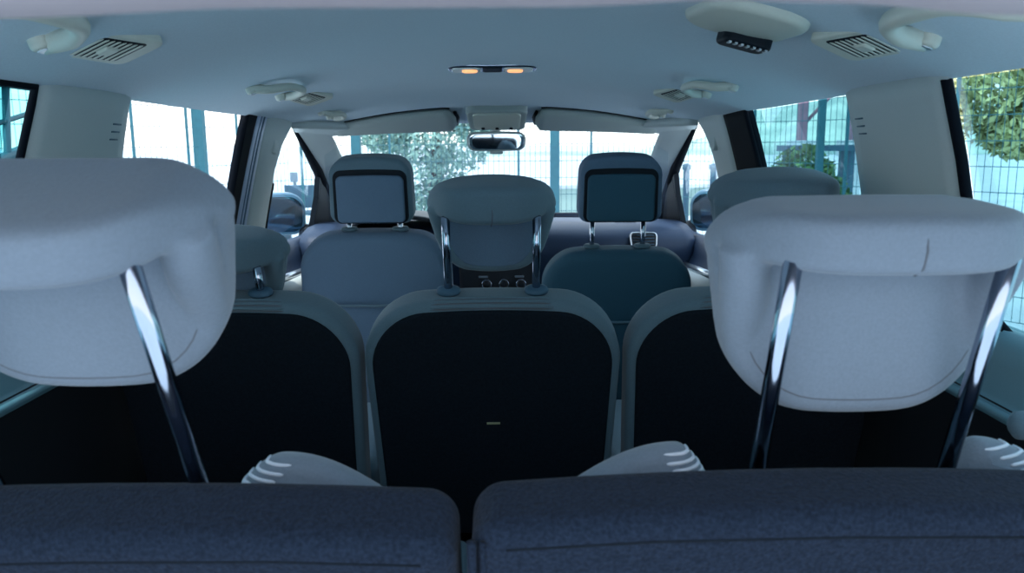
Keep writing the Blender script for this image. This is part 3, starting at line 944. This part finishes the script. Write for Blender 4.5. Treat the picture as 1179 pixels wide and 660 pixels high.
# belt button on right side panel
t = thing('belt_button', 'grey round knob on the side ledge at the right picture edge', 'knob', W(.64, .86, -.315))
MB().lathe([(.0005, 0), (.014, .002), (.018, .010), (.017, .022), (.010, .028), (.0005, .03)], 18, Matrix.Translation(W(.664, .95, -.342)) @ Matrix.Rotation(R(-90), 4, 'Y')).build('cap', 'fabric_grey', t)
MB().tube([W(.664, .95, -.342), W(.70, .95, -.345)], .009, 12).build('stem', 'black', t)

# door mirrors
for side in (-1, 1):
    t = thing('door_mirror', 'blue door mirror outside the %s front window' % ('left' if side < 0 else 'right'), 'door mirror', W(side * .78, 3.45, -.36), 'door mirrors')
    c = W(side * .895, 3.40, -.285)
    mb = MB().slab(rrect(.20, .215, .165, .05, .06, .01, .0, -.0825), 0, .13, .012, .06, seg=7, dome1=.02, mtx=Matrix.Translation(c) @ Matrix.Rotation(R(side * -24), 4, 'Z'))
    mb.build('shell', 'body', t)
    MB().slab(rrect(.175, .19, .14, .04, .05, .008, .0, -.07), -.004, .01, .002, .002, mtx=Matrix.Translation(c) @ Matrix.Rotation(R(side * -24), 4, 'Z')).build('glass', 'mirror_refl_tint', t)
    MB().tube([W(side * .83, 3.46, -.35), W(side * .77, 3.47, -.37)], [.03, .035], 12).build('arm', 'black', t)
# bonnet
rows = [[W(x, y, -.42 - .05 * (y - 3.95) - .12 * max(0, y - 4.5) ** 2 - .06 * (x / .8) ** 2) for x in [-.8 + .16 * j for j in range(11)]] for y in (3.95, 4.2, 4.5, 4.8, 5.0)]
tag(MB().grid(rows).build('trim_17', 'body', solid=.02), 'painted bonnet outside below the windscreen', 'bonnet', kind='structure')

# ------------------------------------------------------------------ outside
g = MB().grid([[(x, y, 0) for x in (-300, -20, 0, 20, 300)] for y in (-100, 0, 20, 60, 600)]).build('ground', 'ground', smooth=False)
tag(g, 'pale sunlit concrete ground around the car', 'ground', kind='structure')

def fence(p0, p1, thick, thin, label, h=2.5, tw=.11):
    t = thing('mesh_fence', label, 'fence', (p0[0], p0[1], 0), 'wire mesh fences')
    a, b = Vector((*p0, 0)), Vector((*p1, 0))
    d = b - a
    L = d.length
    n = int(L / .062)
    mb = MB()
    for i in range(n + 1):
        p = a + d * (i / n)
        mb.tube([p + Vector((0, 0, .06)), p + Vector((0, 0, h))], .0028, 4, caps=False)
    k = 0
    z = .06
    while z <= h:
        mb.tube([a + Vector((0, 0, z)), b + Vector((0, 0, z))], .0034, 4, caps=False)
        z += .2
    mb.build('wire_mesh', 'fence', t, smooth=False)
    nrm = Vector((d.y, -d.x, 0)).normalized()
    for s in thick:
        p = a + d * s + nrm * .03
        MB().box((p.x, p.y, h / 2 + .03), (tw, tw, h + .06)).build('post', 'fence', t, smooth=False, bevel=.006)
    for s in thin:
        p = a + d * s
        MB().box((p.x, p.y, h / 2), (.024, .024, h)).build('slim_post', 'fence', t, smooth=False)
    return t
fx = lambda x: (x + 2.4) / 4.0
fence((-2.4, 10), (1.6, 10), [fx(-1.72), fx(.644)], [fx(-1.326), fx(.209), fx(1.08), fx(-2.38)], 'teal wire mesh fence straight ahead of the windscreen')
fence((1.68, 9.88), (5.2, 4.4), [.379], [.254, .4185, .570, .08, .76], 'teal wire mesh fence seen through the right side windows', tw=.062)
fence((-2.5, 9.82), (-5.2, 5), [.2235], [.371, .256, .136, .52, .64], 'teal wire mesh fence seen through the left side windows')

def leaves(n, blobs, size, mb):
    for i in range(n):
        c, r = random.choice(blobs)
        while True:
            q = Vector((random.uniform(-1, 1), random.uniform(-1, 1), random.uniform(-1, 1)))
            if .25 < q.length < 1: break
        p = Vector(c) + Vector((q.x * r[0], q.y * r[1], q.z * r[2]))
        a = Vector((random.gauss(0, 1), random.gauss(0, 1), random.gauss(0, 1))).normalized()
        b = a.cross(Vector((random.gauss(0, 1), random.gauss(0, 1), random.gauss(0, 1)))).normalized()
        s = size * random.uniform(.6, 1.3)
        mb.add([p - a * s, p + b * s * .45, p + a * s, p - b * s * .45], [(0, 1, 2, 3)])
    return mb
def tree(name, base, top, blobs, n, size, lm, label, cat='tree'):
    t = thing(name, label, cat, base)
    MB().tube([base, ((base[0] + top[0]) / 2 + .05, (base[1] + top[1]) / 2, (base[2] + top[2]) / 2), top], [.16, .12, .06], 10).build('trunk', 'bark', t)
    leaves(n, blobs, size, MB()).build('foliage', lm, t, smooth=False)
    return t
bl = [((-1.5, 14, 1.0), (.9, .8, .7)), ((-.9, 14, 1.5), (.8, .8, .6)), ((-1.9, 14, 1.7), (.5, .6, .4)), ((-.4, 14.2, 1.9), (.5, .5, .4)), ((-1.1, 14, .4), (.6, .6, .5)), ((-1.0, 14, 2.2), (1.0, .7, .4))]
tree('leafy_tree', (-1.2, 14.4, 0), (-1.1, 14.2, 1.8), bl, 9000, .055, 'leaf_haze', 'tree behind the fence seen through the windscreen, haze put into its pale blue green leaves')
bl = [((5.3, 9.0, 2.0), (.6, .7, .6)), ((5.55, 8.9, 1.55), (.4, .4, .3)), ((5.6, 9.0, 2.1), (.75, .8, .7)), ((6.3, 8.8, 1.75), (.7, .7, .6)), ((6.6, 9.0, 2.6), (1.2, .9, .8)), ((5.7, 9.2, 2.9), (.8, .8, .6)), ((5.95, 8.9, 1.5), (.35, .4, .3))]
tree('leafy_tree', (7.0, 9.4, 0), (6.6, 9.2, 2.4), bl, 11000, .055, 'leaf', 'olive green leafy tree outside the right rear side window')
bl = [((3.85, 10.6, 1.0), (.40, .4, .42)), ((4.05, 10.6, .7), (.42, .4, .4)), ((3.7, 10.6, .6), (.4, .4, .4))]
t = thing('round_bush', 'dark green round bush behind the fence outside the right sliding door window', 'bush', (3.85, 10.6, 0))
leaves(3200, bl, .06, MB()).build('foliage', 'leaf_bush', t, smooth=False)
MB().tube([(3.85, 10.6, 0), (3.86, 10.6, .6)], [.06, .03], 8).build('stem', 'bark', t)

# steel canopy on the right
t = thing('steel_canopy', 'dull red steel post frame on white footings beyond the right fence', 'canopy', (6, 16, 0))
for x in (5.75, 6.72):
    MB().box((x, 16, 2.3), (.15, .15, 2.2)).build('post', 'steel_red', t, smooth=False)
    MB().box((x, 16, 1.33), (.42, .42, .30)).build('footing', 'concrete', t, smooth=False)
    MB().box((x, 16, .6), (.3, .3, 1.2)).build('pier', 'concrete', t, smooth=False)
MB().tube([(5.75, 16, 1.75), (6.4, 16, 2.45)], .035, 6).build('brace', 'steel_red', t)
MB().box((6.2, 16, 3.4), (2.4, .2, .2)).build('beam', 'steel_red', t, smooth=False)
t = thing('park_table', 'long dark table under the steel frame beyond the right fence', 'table', (6, 13, 0))
MB().box((4.95, 13, 1.36), (1.15, .5, .09)).build('tabletop', 'slate', t, smooth=False)
for x in (4.5, 5.4):
    MB().box((x, 13, .66), (.09, .4, 1.32)).build('leg', 'slate', t, smooth=False)
# hazy hill to the right, far away
rows = []
for i in range(7):
    rows.append([])
    for j in range(40):
        a = R(-2 + 62 * j / 39)
        h = (9 + 3 * math.sin(j * .6) + 2 * math.sin(j * 1.7 + 1)) * min(1, max(0, (j - 7) / 8))
        rr = 95 + 9 * i
        rows[-1].append((rr * math.sin(a), rr * math.cos(a), h * math.sin(PI / 2 * i / 6) + .02))
tag(MB().grid(rows).build('hills', 'hill'), 'hazy green hillside far beyond the right fence', 'hill', kind='structure')

# things ahead: low wall and bench right of the windscreen, sign and seat on the left
t = thing('low_wall', 'low grey blue wall ahead beyond the fence on the right', 'wall', (2.6, 17, 0))
MB().box((3.0, 17, .28), (4.2, .3, .56)).build('masonry', 'hill', t, smooth=False)
MB().box((3.0, 17, .59), (4.3, .4, .07)).build('coping', 'concrete', t, smooth=False)
for k, x in enumerate((3.55, 4.05)):
    o = MB().lathe([(.06, 0), (.06, .95), (.08, .97), (.08, 1.05), (.0005, 1.08)], 12, Matrix.Translation((x - .1, 15.5, 0))).build('bollard', 'slate')
    tag(o, ('dark bollard ahead outside the right front window, nearer the windscreen', 'dark bollard ahead outside the right front window, nearer the door pillar')[k], 'bollard', 'bollards ahead')
t = thing('notice_sign', 'small square blank sign on a pole outside the left front window', 'sign', (-3.6, 14.5, 0))
MB().tube([(-3.6, 14.5, 0), (-3.6, 14.5, 1.0)], .03, 8).build('pole', 'slate', t)
MB().box((-3.6, 14.46, .92), (.13, .03, .17)).build('board', 'slate', t, smooth=False)
t = thing('park_bench', 'blue slatted bench seen through the left front window', 'bench', (-3.15, 13, 0))
MB().box((-3.1, 13, .42), (.7, .45, .05)).build('seat', 'slate', t, smooth=False)
MB().box((-3.1, 13.24, .66), (.7, .05, .36), Matrix.Identity(4)).build('backrest', 'slate', t, smooth=False)
for x in (-3.4, -2.8):
    MB().box((x, 13, .2), (.05, .4, .4)).build('leg', 'slate', t, smooth=False)
for k, x in enumerate((-4.75, -4.62)):
    o = MB().lathe([(.025, 0), (.025, 1.0), (.05, 1.02), (.05, 1.08), (.0005, 1.1)], 10, Matrix.Translation((x, 12, 0))).build('path_light', 'slate')
    tag(o, ('small post light beyond the left fence, further left of the two', 'small post light beyond the left fence, further right of the two')[k], 'post light', 'post lights')

# ------------------------------------------------------------------ light
w = bpy.data.worlds.new('sky')
sc.world = w
w.use_nodes = True
nt = w.node_tree
bg = nt.nodes['Background']
tc = nt.nodes.new('ShaderNodeTexCoord')
sp = nt.nodes.new('ShaderNodeSeparateXYZ')
rp = nt.nodes.new('ShaderNodeValToRGB')
rp.color_ramp.elements[0].position = 0.0
rp.color_ramp.elements[0].color = (.98, 1.0, 1.0, 1)
rp.color_ramp.elements[1].position = .7
rp.color_ramp.elements[1].color = (.60, .78, 1.0, 1)
nt.links.new(tc.outputs['Generated'], sp.inputs[0])
nt.links.new(sp.outputs['Z'], rp.inputs['Fac'])
nt.links.new(rp.outputs['Color'], bg.inputs['Color'])
bg.inputs['Strength'].default_value = 2.2
sd = bpy.data.lights.new('sun', 'SUN')
sd.energy = 4.0
sd.angle = R(6)
sd.color = (1, .96, .9)
so = bpy.data.objects.new('sun', sd)
col.objects.link(so)
so.rotation_euler = Vector((.30, .22, -1)).to_track_quat('-Z', 'Y').to_euler()
so.location = (0, 0, 8)

sc.view_settings.view_transform = 'Standard'
sc.view_settings.look = 'None'
sc.view_settings.gamma = 1
sc.view_settings.use_curve_mapping = False
sc.view_settings.exposure = 0.22
sc.cycles.use_denoising = True
sc.cycles.max_bounces = 12
sc.cycles.diffuse_bounces = 6
sc.cycles.transparent_max_bounces = 16
